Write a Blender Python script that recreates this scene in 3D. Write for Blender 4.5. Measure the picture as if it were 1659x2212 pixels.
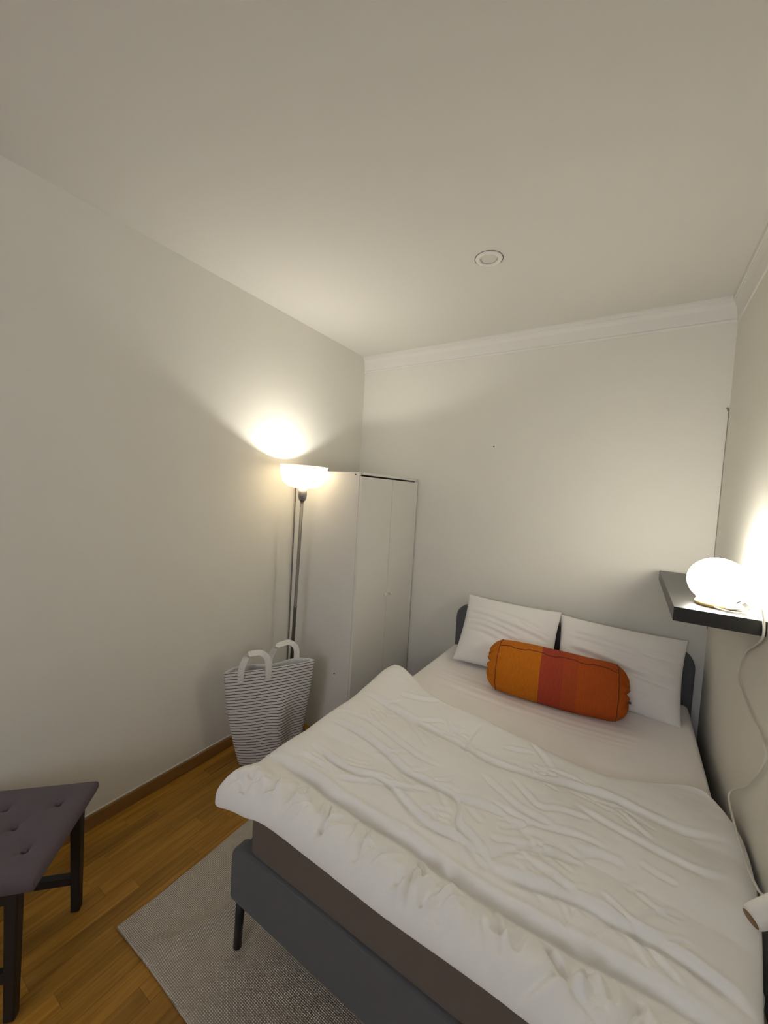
import bpy, bmesh, math, random
import numpy as np
from mathutils import Vector, Matrix, noise

for o in list(bpy.data.objects):
    bpy.data.objects.remove(o, do_unlink=True)
SC = bpy.context.scene
COL = SC.collection
random.seed(7)
rng = np.random.default_rng(11)

# ------------------------------------------------------------------ camera
CAM_H = 1.643
FW = Vector((-0.534864, 0.843548, -0.048441))
RT = Vector((0.841607, 0.536965, 0.058026))
UP = Vector((-0.074958, 0.009732, 0.997139))
cd = bpy.data.cameras.new('camera')
cam = bpy.data.objects.new('camera', cd)
COL.objects.link(cam)
cd.sensor_fit = 'VERTICAL'
cd.sensor_height = 36.0
cd.lens = 849.12 / 2212 * 36.0
cd.clip_start = 0.02
m = Matrix.Identity(4)
for i in range(3):
    m[i][0], m[i][1], m[i][2] = RT[i], UP[i], -FW[i]
m[2][3] = CAM_H
cam.matrix_world = m
SC.camera = cam

# ------------------------------------------------------------------ world, exposure
W = bpy.data.worlds.new('world')
SC.world = W
W.use_nodes = True
W.node_tree.nodes['Background'].inputs[0].default_value = (0.55, 0.56, 0.63, 1)
W.node_tree.nodes['Background'].inputs[1].default_value = 13.0
vs = SC.view_settings
vs.view_transform = 'Standard'
vs.look = 'None'
vs.gamma = 1
vs.use_curve_mapping = False
vs.exposure = -0.06
TORCH_W = 3.4         # upward beam of the floor lamp's bulb
TORCH_P = 4.4         # light the bulb sends sideways into its glass bowl
GLOBE_E = 39.0        # glowing glass of the table lamp

# ------------------------------------------------------------------ room dimensions (metres)
XL, XR, YB, YF, ZC = -2.032, 0.390, 2.774, -2.60, 2.786

# ------------------------------------------------------------------ materials
def newmat(name):
    mt = bpy.data.materials.new(name)
    mt.use_nodes = True
    nt = mt.node_tree
    return mt, nt, nt.nodes['Principled BSDF']

def plain(name, col, rough=0.6, metal=0.0, bump=0.0, bscale=200.0, var=0.0, vscale=6.0, sheen=0.0, spec=0.5, detail=3.0):
    mt, nt, b = newmat(name)
    b.inputs['Base Color'].default_value = (*col, 1)
    b.inputs['Roughness'].default_value = rough
    b.inputs['Metallic'].default_value = metal
    b.inputs['Specular IOR Level'].default_value = spec
    if sheen:
        b.inputs['Sheen Weight'].default_value = sheen
    tc = nt.nodes.new('ShaderNodeTexCoord')
    if bump:
        n = nt.nodes.new('ShaderNodeTexNoise')
        n.inputs['Scale'].default_value = bscale
        n.inputs['Detail'].default_value = detail
        nt.links.new(tc.outputs['Object'], n.inputs['Vector'])
        bp = nt.nodes.new('ShaderNodeBump')
        bp.inputs['Strength'].default_value = bump
        bp.inputs['Distance'].default_value = 0.004
        nt.links.new(n.outputs['Fac'], bp.inputs['Height'])
        nt.links.new(bp.outputs['Normal'], b.inputs['Normal'])
    if var:
        n2 = nt.nodes.new('ShaderNodeTexNoise')
        n2.inputs['Scale'].default_value = vscale
        n2.inputs['Detail'].default_value = 4
        nt.links.new(tc.outputs['Object'], n2.inputs['Vector'])
        mx = nt.nodes.new('ShaderNodeMixRGB')
        mx.inputs[1].default_value = (*[c * (1 - var) for c in col], 1)
        mx.inputs[2].default_value = (*[min(1, c * (1 + var)) for c in col], 1)
        nt.links.new(n2.outputs['Fac'], mx.inputs[0])
        nt.links.new(mx.outputs[0], b.inputs['Base Color'])
    return mt

M = {}
M['wall'] = plain('wall_paint', (0.80, 0.775, 0.695), 0.75, bump=0.10, bscale=45, var=0.015, vscale=3, spec=0.25)
M['front'] = plain('bounce_cut_grey', (0.30, 0.30, 0.285), 0.8, bump=0.08, bscale=45, spec=0.2)  # unseen wall, made dark to cut bounce light onto the ceiling
M['ceiling'] = plain('ceiling_paint', (0.75, 0.728, 0.672), 0.85, bump=0.05, bscale=60, spec=0.2)
M['plaster'] = plain('plaster_moulding', (0.80, 0.775, 0.72), 0.7, bump=0.05, bscale=40, spec=0.25)
M['crack'] = plain('crack_shadow', (0.30, 0.26, 0.21), 0.9)
M['white_board'] = plain('white_foil_board', (0.76, 0.74, 0.685), 0.42, var=0.01)
M['white_plastic'] = plain('white_plastic', (0.82, 0.80, 0.74), 0.35)
M['cable'] = plain('white_cable', (0.74, 0.71, 0.63), 0.45)
M['nickel'] = plain('brushed_nickel', (0.22, 0.21, 0.20), 0.48, metal=0.8)
M['black_metal'] = plain('black_metal', (0.012, 0.012, 0.013), 0.45)
M['black_wood'] = plain('black_stained_wood', (0.013, 0.012, 0.013), 0.5, bump=0.1, bscale=60)
M['shelf'] = plain('black_brown_foil', (0.012, 0.011, 0.010), 0.36, bump=0.05, bscale=80)
M['grey_fabric'] = plain('grey_woven_fabric', (0.128, 0.132, 0.136), 0.92, bump=0.5, bscale=900, var=0.12, vscale=500, sheen=0.15, spec=0.1)
M['mattress'] = plain('taupe_ticking', (0.175, 0.145, 0.122), 0.95, bump=0.4, bscale=700, var=0.10, vscale=400, spec=0.1)
M['stool_fabric'] = plain('plum_grey_fabric', (0.135, 0.108, 0.125), 0.95, bump=0.5, bscale=800, var=0.12, vscale=350, sheen=0.1, spec=0.1)
M['sheet'] = plain('cream_cotton', (0.955, 0.91, 0.87), 0.9, bump=0.12, bscale=120, spec=0.1)
M['duvet'] = plain('white_cotton', (0.93, 0.915, 0.88), 0.9, bump=0.10, bscale=90, spec=0.12, sheen=0.1)
M['pillow'] = plain('white_pillowcase', (0.90, 0.875, 0.83), 0.9, bump=0.15, bscale=70, spec=0.1)
M['ribbon'] = plain('white_webbing', (0.74, 0.73, 0.70), 0.85, bump=0.3, bscale=400)
M['lining'] = plain('pale_lining', (0.62, 0.62, 0.60), 0.85)
M['oak_trim'] = plain('oak_trim', (0.30, 0.155, 0.045), 0.45, bump=0.08, bscale=30, var=0.12, vscale=10)
M['dark_gap'] = plain('dark_hole', (0.02, 0.018, 0.016), 0.9)
M['brass'] = plain('brown_raw_end', (0.23, 0.13, 0.045), 0.5, bump=0.3, bscale=90, var=0.5, vscale=60)
M['ochre_base'] = plain('pale_wood', (0.72, 0.52, 0.22), 0.45)
M['seam'] = plain('rust_thread', (0.16, 0.035, 0.012), 0.9)
M['lens'] = plain('frosted_lens', (0.70, 0.68, 0.62), 0.5)

def wood_mat():
    mt, nt, b = newmat('oak_strip')
    tc = nt.nodes.new('ShaderNodeTexCoord')
    oi = nt.nodes.new('ShaderNodeObjectInfo')
    mp = nt.nodes.new('ShaderNodeMapping')
    mp.inputs['Scale'].default_value = (38, 2.2, 8)
    add = nt.nodes.new('ShaderNodeVectorMath'); add.operation = 'ADD'
    sc = nt.nodes.new('ShaderNodeVectorMath'); sc.operation = 'SCALE'
    sc.inputs['Scale'].default_value = 37.0
    nt.links.new(oi.outputs['Random'], sc.inputs[0])
    nt.links.new(tc.outputs['Object'], mp.inputs['Vector'])
    nt.links.new(mp.outputs[0], add.inputs[0]); nt.links.new(sc.outputs[0], add.inputs[1])
    n = nt.nodes.new('ShaderNodeTexNoise'); n.inputs['Scale'].default_value = 1.4; n.inputs['Detail'].default_value = 6
    n.inputs['Distortion'].default_value = 0.6
    nt.links.new(add.outputs[0], n.inputs['Vector'])
    r = nt.nodes.new('ShaderNodeValToRGB')
    r.color_ramp.elements[0].position = 0.28; r.color_ramp.elements[0].color = (0.30, 0.135, 0.014, 1)
    r.color_ramp.elements[1].position = 0.72; r.color_ramp.elements[1].color = (0.52, 0.262, 0.042, 1)
    nt.links.new(n.outputs['Fac'], r.inputs['Fac'])
    hs = nt.nodes.new('ShaderNodeHueSaturation')
    mr = nt.nodes.new('ShaderNodeMapRange')
    mr.inputs['To Min'].default_value = 0.74; mr.inputs['To Max'].default_value = 1.10
    nt.links.new(oi.outputs['Random'], mr.inputs['Value'])
    nt.links.new(mr.outputs[0], hs.inputs['Value'])
    nt.links.new(r.outputs['Color'], hs.inputs['Color'])
    nt.links.new(hs.outputs[0], b.inputs['Base Color'])
    b.inputs['Roughness'].default_value = 0.42
    b.inputs['Specular IOR Level'].default_value = 0.35
    bp = nt.nodes.new('ShaderNodeBump'); bp.inputs['Strength'].default_value = 0.12; bp.inputs['Distance'].default_value = 0.002
    nt.links.new(n.outputs['Fac'], bp.inputs['Height']); nt.links.new(bp.outputs[0], b.inputs['Normal'])
    return mt
M['oak'] = wood_mat()

def rug_mat():
    mt, nt, b = newmat('flat_woven_cotton')
    tc = nt.nodes.new('ShaderNodeTexCoord')
    def wave(axis, scale, dist):
        w = nt.nodes.new('ShaderNodeTexWave')
        w.bands_direction = axis
        w.inputs['Scale'].default_value = scale
        w.inputs['Distortion'].default_value = dist
        w.inputs['Detail'].default_value = 2
        w.inputs['Detail Scale'].default_value = 4
        nt.links.new(tc.outputs['Object'], w.inputs['Vector'])
        return w
    w1 = wave('X', 42, 0.8); w2 = wave('Y', 58, 0.6)
    mul = nt.nodes.new('ShaderNodeMath'); mul.operation = 'MULTIPLY'
    nt.links.new(w1.outputs['Fac'], mul.inputs[0]); nt.links.new(w2.outputs['Fac'], mul.inputs[1])
    n = nt.nodes.new('ShaderNodeTexNoise'); n.inputs['Scale'].default_value = 24; n.inputs['Detail'].default_value = 5
    nt.links.new(tc.outputs['Object'], n.inputs['Vector'])
    r = nt.nodes.new('ShaderNodeValToRGB')
    r.color_ramp.elements[0].color = (0.36, 0.315, 0.245, 1); r.color_ramp.elements[0].position = 0.0
    r.color_ramp.elements[1].color = (0.80, 0.735, 0.62, 1); r.color_ramp.elements[1].position = 0.45
    nt.links.new(mul.outputs[0], r.inputs['Fac'])
    mx = nt.nodes.new('ShaderNodeMixRGB'); mx.blend_type = 'MULTIPLY'; mx.inputs[0].default_value = 0.5
    mr = nt.nodes.new('ShaderNodeMapRange'); mr.inputs['To Min'].default_value = 0.65; mr.inputs['To Max'].default_value = 1.25
    nt.links.new(n.outputs['Fac'], mr.inputs['Value'])
    nt.links.new(r.outputs['Color'], mx.inputs[1]); nt.links.new(mr.outputs[0], mx.inputs[2])
    nt.links.new(mx.outputs[0], b.inputs['Base Color'])
    b.inputs['Roughness'].default_value = 0.95
    b.inputs['Specular IOR Level'].default_value = 0.1
    bp = nt.nodes.new('ShaderNodeBump'); bp.inputs['Strength'].default_value = 0.6; bp.inputs['Distance'].default_value = 0.004
    nt.links.new(mul.outputs[0], bp.inputs['Height']); nt.links.new(bp.outputs[0], b.inputs['Normal'])
    return mt
M['rug'] = rug_mat()

def stripe_mat():
    mt, nt, b = newmat('striped_bag_cloth')
    uv = nt.nodes.new('ShaderNodeUVMap'); uv.uv_map = 'UVMap'
    sp = nt.nodes.new('ShaderNodeSeparateXYZ')
    nt.links.new(uv.outputs[0], sp.inputs[0])
    mod = nt.nodes.new('ShaderNodeMath'); mod.operation = 'FRACT'
    nt.links.new(sp.outputs['Y'], mod.inputs[0])
    lt = nt.nodes.new('ShaderNodeMath'); lt.operation = 'LESS_THAN'; lt.inputs[1].default_value = 0.23
    nt.links.new(mod.outputs[0], lt.inputs[0])
    mx = nt.nodes.new('ShaderNodeMixRGB')
    mx.inputs[1].default_value = (0.76, 0.73, 0.70, 1)
    mx.inputs[2].default_value = (0.030, 0.024, 0.030, 1)
    nt.links.new(lt.outputs[0], mx.inputs[0])
    nt.links.new(mx.outputs[0], b.inputs['Base Color'])
    b.inputs['Roughness'].default_value = 0.8
    return mt
M['stripe'] = stripe_mat()

def bolster_mat():
    mt, nt, b = newmat('colour_block_cotton')
    tc = nt.nodes.new('ShaderNodeTexCoord')
    sp = nt.nodes.new('ShaderNodeSeparateXYZ')
    nt.links.new(tc.outputs['Generated'], sp.inputs[0])
    r = nt.nodes.new('ShaderNodeValToRGB')
    r.color_ramp.interpolation = 'CONSTANT'
    e = r.color_ramp.elements
    e[0].position = 0.0; e[0].color = (0.56, 0.165, 0.010, 1)
    e[1].position = 0.405; e[1].color = (0.40, 0.060, 0.028, 1)
    x = e.new(0.56); x.color = (0.43, 0.075, 0.022, 1)
    x = e.new(0.66); x.color = (0.47, 0.090, 0.016, 1)
    x = e.new(0.91); x.color = (0.50, 0.105, 0.012, 1)
    nt.links.new(sp.outputs['X'], r.inputs['Fac'])
    n = nt.nodes.new('ShaderNodeTexNoise'); n.inputs['Scale'].default_value = 300; n.inputs['Detail'].default_value = 2
    mp = nt.nodes.new('ShaderNodeMapping'); mp.inputs['Scale'].default_value = (1.0, 0.15, 0.15)
    nt.links.new(tc.outputs['Object'], mp.inputs['Vector']); nt.links.new(mp.outputs[0], n.inputs['Vector'])
    mr = nt.nodes.new('ShaderNodeMapRange'); mr.inputs['To Min'].default_value = 0.72; mr.inputs['To Max'].default_value = 1.2
    nt.links.new(n.outputs['Fac'], mr.inputs['Value'])
    hs = nt.nodes.new('ShaderNodeHueSaturation')
    nt.links.new(mr.outputs[0], hs.inputs['Value']); nt.links.new(r.outputs['Color'], hs.inputs['Color'])
    nt.links.new(hs.outputs[0], b.inputs['Base Color'])
    b.inputs['Roughness'].default_value = 0.88
    b.inputs['Specular IOR Level'].default_value = 0.15
    bp = nt.nodes.new('ShaderNodeBump'); bp.inputs['Strength'].default_value = 0.3; bp.inputs['Distance'].default_value = 0.002
    nt.links.new(n.outputs['Fac'], bp.inputs['Height']); nt.links.new(bp.outputs[0], b.inputs['Normal'])
    return mt
M['bolster'] = bolster_mat()

def glass_shade_mat():
    mt = bpy.data.materials.new('opal_glass')
    mt.use_nodes = True
    nt = mt.node_tree
    nt.nodes.clear()
    out = nt.nodes.new('ShaderNodeOutputMaterial')
    tr = nt.nodes.new('ShaderNodeBsdfTranslucent'); tr.inputs[0].default_value = (0.95, 0.88, 0.76, 1)
    df = nt.nodes.new('ShaderNodeBsdfDiffuse'); df.inputs[0].default_value = (0.85, 0.80, 0.72, 1)
    mx = nt.nodes.new('ShaderNodeMixShader'); mx.inputs[0].default_value = 0.42
    nt.links.new(tr.outputs[0], mx.inputs[1]); nt.links.new(df.outputs[0], mx.inputs[2])
    nt.links.new(mx.outputs[0], out.inputs['Surface'])
    return mt
M['opal'] = glass_shade_mat()

def emit_mat(name, col, s):
    mt, nt, b = newmat(name)
    b.inputs['Base Color'].default_value = (0.9, 0.88, 0.84, 1)
    b.inputs['Roughness'].default_value = 0.25
    b.inputs['Emission Color'].default_value = (*col, 1)
    b.inputs['Emission Strength'].default_value = s
    return mt
M['globe'] = emit_mat('glowing_globe_glass', (1.0, 0.955, 0.85), GLOBE_E)

def clear_mat():
    mt, nt, b = newmat('fill_window_glass')
    b.inputs['Base Color'].default_value = (1, 1, 1, 1)
    b.inputs['Roughness'].default_value = 0.0
    b.inputs['Transmission Weight'].default_value = 1.0
    b.inputs['IOR'].default_value = 1.02
    return mt
M['pane'] = clear_mat()

# ------------------------------------------------------------------ helpers
def obj(name, verts, faces, mat, parent=None, smooth=False, uvs=None, loc=None):
    me = bpy.data.meshes.new(name)
    me.from_pydata([tuple(v) for v in verts], [], [tuple(f) for f in faces])
    bm = bmesh.new(); bm.from_mesh(me)
    if uvs is None:
        bmesh.ops.recalc_face_normals(bm, faces=bm.faces[:])
    bm.to_mesh(me); bm.free()
    if uvs is not None:
        ul = me.uv_layers.new(name='UVMap')
        for lp in me.loops:
            ul.data[lp.index].uv = uvs[lp.vertex_index]
    if smooth:
        me.polygons.foreach_set('use_smooth', [True] * len(me.polygons))
    me.materials.append(M[mat] if isinstance(mat, str) else mat)
    o = bpy.data.objects.new(name, me)
    COL.objects.link(o)
    if parent is not None:
        o.parent = parent
    if loc is not None:
        o.location = loc
    return o

def tag(o, label=None, cat=None, group=None, kind=None):
    if label: o['label'] = label
    if cat: o['category'] = cat
    if group: o['group'] = group
    if kind: o['kind'] = kind
    return o

def empty(name, loc, rot=(0, 0, 0)):
    o = bpy.data.objects.new(name, None)
    o.empty_display_size = 0.05
    COL.objects.link(o)
    o.location = loc
    o.rotation_euler = rot
    return o

def box_vf(x0, y0, z0, x1, y1, z1):
    v = [(x0, y0, z0), (x1, y0, z0), (x1, y1, z0), (x0, y1, z0), (x0, y0, z1), (x1, y0, z1), (x1, y1, z1), (x0, y1, z1)]
    f = [(0, 3, 2, 1), (4, 5, 6, 7), (0, 1, 5, 4), (1, 2, 6, 5), (2, 3, 7, 6), (3, 0, 4, 7)]
    return v, f

def box(name, a, b, mat, parent=None, bevel=0.0, seg=2, smooth=False):
    v, f = box_vf(*a, *b)
    o = obj(name, v, f, mat, parent)
    if bevel:
        bm = bmesh.new(); bm.from_mesh(o.data)
        bmesh.ops.bevel(bm, geom=bm.edges[:], offset=bevel, segments=seg, profile=0.5, affect='EDGES')
        bm.to_mesh(o.data); bm.free()
        if smooth:
            o.data.polygons.foreach_set('use_smooth', [True] * len(o.data.polygons))
    return o

def lathe(name, prof, mat, parent=None, n=48, center=(0, 0, 0), smooth=True, closed=True):
    v, f = [], []
    k = len(prof)
    for i in range(n):
        a = 2 * math.pi * i / n
        for r, z in prof:
            v.append((center[0] + r * math.cos(a), center[1] + r * math.sin(a), center[2] + z))
    for i in range(n):
        j = (i + 1) % n
        for q in range(k - 1):
            f.append((i * k + q, j * k + q, j * k + q + 1, i * k + q + 1))
    if closed:
        f.append([i * k for i in range(n)][::-1])
        f.append([i * k + k - 1 for i in range(n)])
    return obj(name, v, f, mat, parent, smooth)

def frames(pts):
    pts = [Vector(p) for p in pts]
    T = []
    for i in range(len(pts)):
        a = pts[max(i - 1, 0)]; b = pts[min(i + 1, len(pts) - 1)]
        T.append((b - a).normalized())
    ref = Vector((0, 0, 1))
    if abs(T[0].dot(ref)) > 0.95: ref = Vector((1, 0, 0))
    nrm = (ref - T[0] * ref.dot(T[0])).normalized()
    out = []
    for t in T:
        nrm = (nrm - t * nrm.dot(t)).normalized()
        out.append((t, nrm, t.cross(nrm)))
    return pts, out

def tube_vf(pts, r, n=10):
    pts, fr = frames(pts)
    v, f = [], []
    rs = r if isinstance(r, (list, tuple)) else [r] * len(pts)
    for p, (t, a, b), rr in zip(pts, fr, rs):
        for i in range(n):
            th = 2 * math.pi * i / n
            v.append(p + (a * math.cos(th) + b * math.sin(th)) * rr)
    for k in range(len(pts) - 1):
        for i in range(n):
            j = (i + 1) % n
            f.append((k * n + i, k * n + j, (k + 1) * n + j, (k + 1) * n + i))
    f.append(list(range(n))[::-1])
    f.append([(len(pts) - 1) * n + i for i in range(n)])
    return v, f

def tube(name, pts, r, mat, parent=None, n=10, smooth=True):
    v, f = tube_vf(pts, r, n)
    return obj(name, v, f, mat, parent, smooth)

def spline(pts, per=8):
    P = [np.array(p, float) for p in pts]
    P = [2 * P[0] - P[1]] + P + [2 * P[-1] - P[-2]]
    out = []
    for i in range(1, len(P) - 2):
        for k in range(per):
            t = k / per
            a, b, c, d = P[i - 1], P[i], P[i + 1], P[i + 2]
            out.append(0.5 * ((2 * b) + (-a + c) * t + (2 * a - 5 * b + 4 * c - d) * t * t + (-a + 3 * b - 3 * c + d) * t ** 3))
    out.append(P[-2])
    return [tuple(map(float, q)) for q in out]

def grid_faces(nu, nv, off=0, flip=False):
    f = []
    for j in range(nv - 1):
        for i in range(nu - 1):
            a = off + j * nu + i
            q = (a, a + 1, a + nu + 1, a + nu)
            f.append(q[::-1] if flip else q)
    return f

def round_rect(x0, z0, x1, z1, radii, n=8):
    # radii: bottom-left, bottom-right, top-right, top-left
    pts = []
    cs = [(x0, z0, 180), (x1, z0, 270), (x1, z1, 0), (x0, z1, 90)]
    sx = [1, -1, -1, 1]; sz = [1, 1, -1, -1]
    for k in range(4):
        r = max(radii[k], 1e-4)
        cx, cz = cs[k][0] + sx[k] * r, cs[k][1] + sz[k] * r
        for i in range(n + 1):
            a = math.radians(cs[k][2] + 90 * i / n)
            pts.append((cx + r * math.cos(a), cz + r * math.sin(a)))
    return pts

def panel_xz(name, outline, y0, y1, mat, parent, edge=0.012):
    # upright padded panel: outline in x,z, soft edges along y
    cx = sum(p[0] for p in outline) / len(outline); cz = sum(p[1] for p in outline) / len(outline)
    w = max(p[0] for p in outline) - min(p[0] for p in outline)
    h = max(p[1] for p in outline) - min(p[1] for p in outline)
    rings = []
    steps = [(y0, edge), (y0 + edge * 0.3, edge * 0.3), (y0 + edge, 0), (y1 - edge, 0), (y1 - edge * 0.3, edge * 0.3), (y1, edge)]
    v, f = [], []
    n = len(outline)
    for y, ins in steps:
        for x, z in outline:
            v.append((cx + (x - cx) * (1 - 2 * ins / w), y, cz + (z - cz) * (1 - 2 * ins / h)))
    for k in range(len(steps) - 1):
        for i in range(n):
            j = (i + 1) % n
            f.append((k * n + i, k * n + j, (k + 1) * n + j, (k + 1) * n + i))
    f.append(list(range(n))[::-1]); f.append([(len(steps) - 1) * n + i for i in range(n)])
    return obj(name, v, f, mat, parent, smooth=False)

def seg_dist(X, Y, poly):
    """distance, signed side (+ = towards the head of the bed) and run-out fade for a polyline"""
    best = np.full(X.shape, 9.0); side = np.zeros(X.shape); tt = np.zeros(X.shape)
    L = [0.0]
    for a, b in zip(poly[:-1], poly[1:]):
        L.append(L[-1] + math.hypot(b[0] - a[0], b[1] - a[1]))
    for k, (a, b) in enumerate(zip(poly[:-1], poly[1:])):
        dx, dy = b[0] - a[0], b[1] - a[1]
        l2 = dx * dx + dy * dy + 1e-12
        t = np.clip(((X - a[0]) * dx + (Y - a[1]) * dy) / l2, 0, 1)
        px, py = a[0] + t * dx, a[1] + t * dy
        d = np.hypot(X - px, Y - py)
        s = np.sign(dx * (Y - a[1]) - dy * (X - a[0]))
        mk = d < best
        best = np.where(mk, d, best); side = np.where(mk, s, side)
        tt = np.where(mk, (L[k] + t * math.sqrt(l2)) / L[-1], tt)
    fade = np.clip(np.minimum(tt, 1 - tt) * 7, 0, 1)
    return best, side, fade

def crease(X, Y, poly, depth, w, asym=1.0, ridge=0.35, fade=True):
    """valley with a steep wall on its head side and a soft one on its foot side"""
    poly = [p[:2] for p in spline([(a, b, 0) for a, b in poly], 5)] if len(poly) > 2 else poly
    d, s, fd = seg_dist(X, Y, poly)
    wl = np.where(s > 0, w, w * asym)
    h = -depth * np.exp(-(d / wl) ** 2)
    h += np.where(s > 0, ridge * depth * np.exp(-((d - 1.9 * w) / (1.3 * w)) ** 2), 0)
    return h * (0.25 + 0.75 * fd if not fade else fd)

def nz(X, Y, sx, sy, seed):
    """cheap smooth value noise on a grid"""
    r = np.random.default_rng(seed)
    T = r.random((64, 64))
    u, v = X * sx + 17.3, Y * sy + 9.1
    i, j = np.floor(u).astype(int), np.floor(v).astype(int)
    a, b = u - i, v - j
    a, b = a * a * (3 - 2 * a), b * b * (3 - 2 * b)
    g = lambda p, q: T[p % 64, q % 64]
    return (g(i, j) * (1 - a) + g(i + 1, j) * a) * (1 - b) + (g(i, j + 1) * (1 - a) + g(i + 1, j + 1) * a) * b - 0.5

# ------------------------------------------------------------------ the room
def struct(o):
    o['kind'] = 'structure'
    return o

floor = struct(box('floor', (XL - 0.1, YF - 0.1, -0.10), (XR + 0.1, YB + 0.1, -0.012), 'oak_trim'))
ceiling = struct(box('ceiling', (XL - 0.1, YF - 0.1, ZC), (XR + 0.1, YB + 0.1, ZC + 0.1), 'ceiling'))
wl = struct(box('wall_left', (XL - 0.1, YF - 0.1, -0.02), (XL, YB + 0.1, ZC), 'wall'))
wb = struct(box('wall_back', (XL, YB, -0.02), (XR, YB + 0.1, ZC), 'wall'))
wr = struct(box('wall_right', (XR, YF - 0.1, -0.02), (XR + 0.1, YB + 0.1, ZC), 'wall'))
# unseen wall behind the camera, with a window added for fill light
wx0, wx1, wz0, wz1 = -0.95, 0.25, 1.45, 2.65
wv, wf = [], []
for a, b in [((XL, wz0 * 0 - 0.02), (XR, wz0)), ((XL, wz1), (XR, ZC)), ((XL, wz0), (wx0, wz1)), ((wx1, wz0), (XR, wz1))]:
    v, f = box_vf(a[0], YF - 0.1, a[1], b[0], YF, b[1])
    wf += [tuple(i + len(wv) for i in q) for q in f]; wv += v
struct(obj('wall_front', wv, wf, 'front'))
win = struct(empty('fill_window_1', ((wx0 + wx1) / 2, YF - 0.05, wz0)))
for nm, a, b in [('fill_window_frame', (-0.6, -0.03, 0), (0.6, 0.03, 0.06)), ('fill_window_frame', (-0.6, -0.03, 1.14), (0.6, 0.03, 1.2)),
                 ('fill_window_frame', (-0.6, -0.03, 0.06), (-0.54, 0.03, 1.14)), ('fill_window_frame', (0.54, -0.03, 0.06), (0.6, 0.03, 1.14)),
                 ('fill_window_mullion', (-0.03, -0.03, 0.06), (0.03, 0.03, 1.14))]:
    box(nm, a, b, 'white_board', win, bevel=0.004)

# oak strips
SW = 0.0665
strips = []
meshes = {}
def strip_mesh(L):
    k = round(L, 3)
    if k not in meshes:
        v, f = box_vf(0.0004, 0.0004, -0.0115, SW - 0.0004, L - 0.0004, 0.0)
        me = bpy.data.meshes.new('plank')
        me.from_pydata(v, [], f)
        me.materials.append(M['oak'])
        meshes[k] = me
    return meshes[k]
rv, rf = [], []
ncol = int(math.ceil((XR - XL) / SW))
nview = 0
LENS = [0.34, 0.42, 0.50, 0.58]
for c in range(ncol):
    x = XL + c * SW
    y = YF - random.random() * 0.3
    # anchor the joints the photograph shows
    if c == 5: y = YF - 0.3 + ((1.121 - (YF - 0.3)) % 0.42)
    while y < YB:
        L = 0.42 if c == 5 else random.choice(LENS)
        y0, y1 = max(y, YF), min(y + L, YB)
        w = min(SW, XR - x)
        if y1 - y0 > 0.02:
            inview = x < -0.85 and y1 > 0.15 and y0 < 2.05
            if inview and y0 == y and y1 == y + L:
                o = bpy.data.objects.new('plank', strip_mesh(L))
                COL.objects.link(o)
                o.parent = floor
                o.location = (x, y0, random.uniform(-0.0005, 0))
                nview += 1
            else:
                v, f = box_vf(x + 0.0004, y0 + 0.0004, -0.0115, x + w - 0.0004, y1 - 0.0004, -0.0002)
                rf += [tuple(i + len(rv) for i in q) for q in f]; rv += v
        y += L
pf = obj('plank_field', rv, rf, 'oak', floor)
pf['kind'] = 'stuff'

bl = struct(box('baseboard_left', (XL, YF, 0.0), (XL + 0.014, 2.0, 0.066), 'oak_trim', bevel=0.003))
cv = struct(box('trim_3', (XL, YF, 0.0665), (XL + 0.006, 2.0, 0.0735), 'plaster', bevel=0.001))
bb = struct(box('baseboard_back', (-1.44, YB - 0.014, 0.0), (XR, YB, 0.066), 'oak_trim', bevel=0.003))
br = struct(box('baseboard_right', (XR - 0.014, YF, 0.0), (XR, YB - 0.016, 0.066), 'oak_trim', bevel=0.003))

# plaster cornice, on the back and right walls only
PROF = [(0.0, -0.132), (0.006, -0.130), (0.008, -0.118), (0.005, -0.112), (0.009, -0.085), (0.015, -0.055), (0.023, -0.034), (0.026, -0.031),
        (0.027, -0.024), (0.032, -0.022), (0.034, -0.012), (0.034, 0.0), (0.0, 0.0)]
n = len(PROF)
v = [(XL, YB - d, ZC + z) for d, z in PROF] + [(XR, YB - d, ZC + z) for d, z in PROF]
f = [(i, (i + 1) % n, n + (i + 1) % n, n + i) for i in range(n)] + [list(range(n))[::-1], list(range(n, 2 * n))]
struct(obj('trim_1', v, f, 'plaster'))
v = [(XR - d, YF, ZC + z) for d, z in PROF] + [(XR - d, YB, ZC + z) for d, z in PROF]
struct(obj('trim_2', v, f, 'plaster'))

# small things on the walls
lathe('nail', [(0.0045, 0), (0.0045, 0.004), (0.002, 0.006)], 'dark_gap', wb, n=10, center=(0, 0, 0))
nail = bpy.data.objects['nail']
nail.location = (-0.869, YB, 2.015); nail.rotation_euler = (math.radians(90), 0, 0)
ck = spline([(0.3795, 2.7715, 2.205), (0.386, 2.7705, 2.185), (0.3875, 2.7715, 2.13), (0.3865, 2.7715, 1.9), (0.3875, 2.7715, 1.7), (0.387, 2.7715, 1.45), (0.3875, 2.7715, 1.0)], 6)
tube('plaster_crack', ck, [0.0045 if i < 6 else 0.0016 for i in range(len(ck))], 'crack', wb, n=6)

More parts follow.
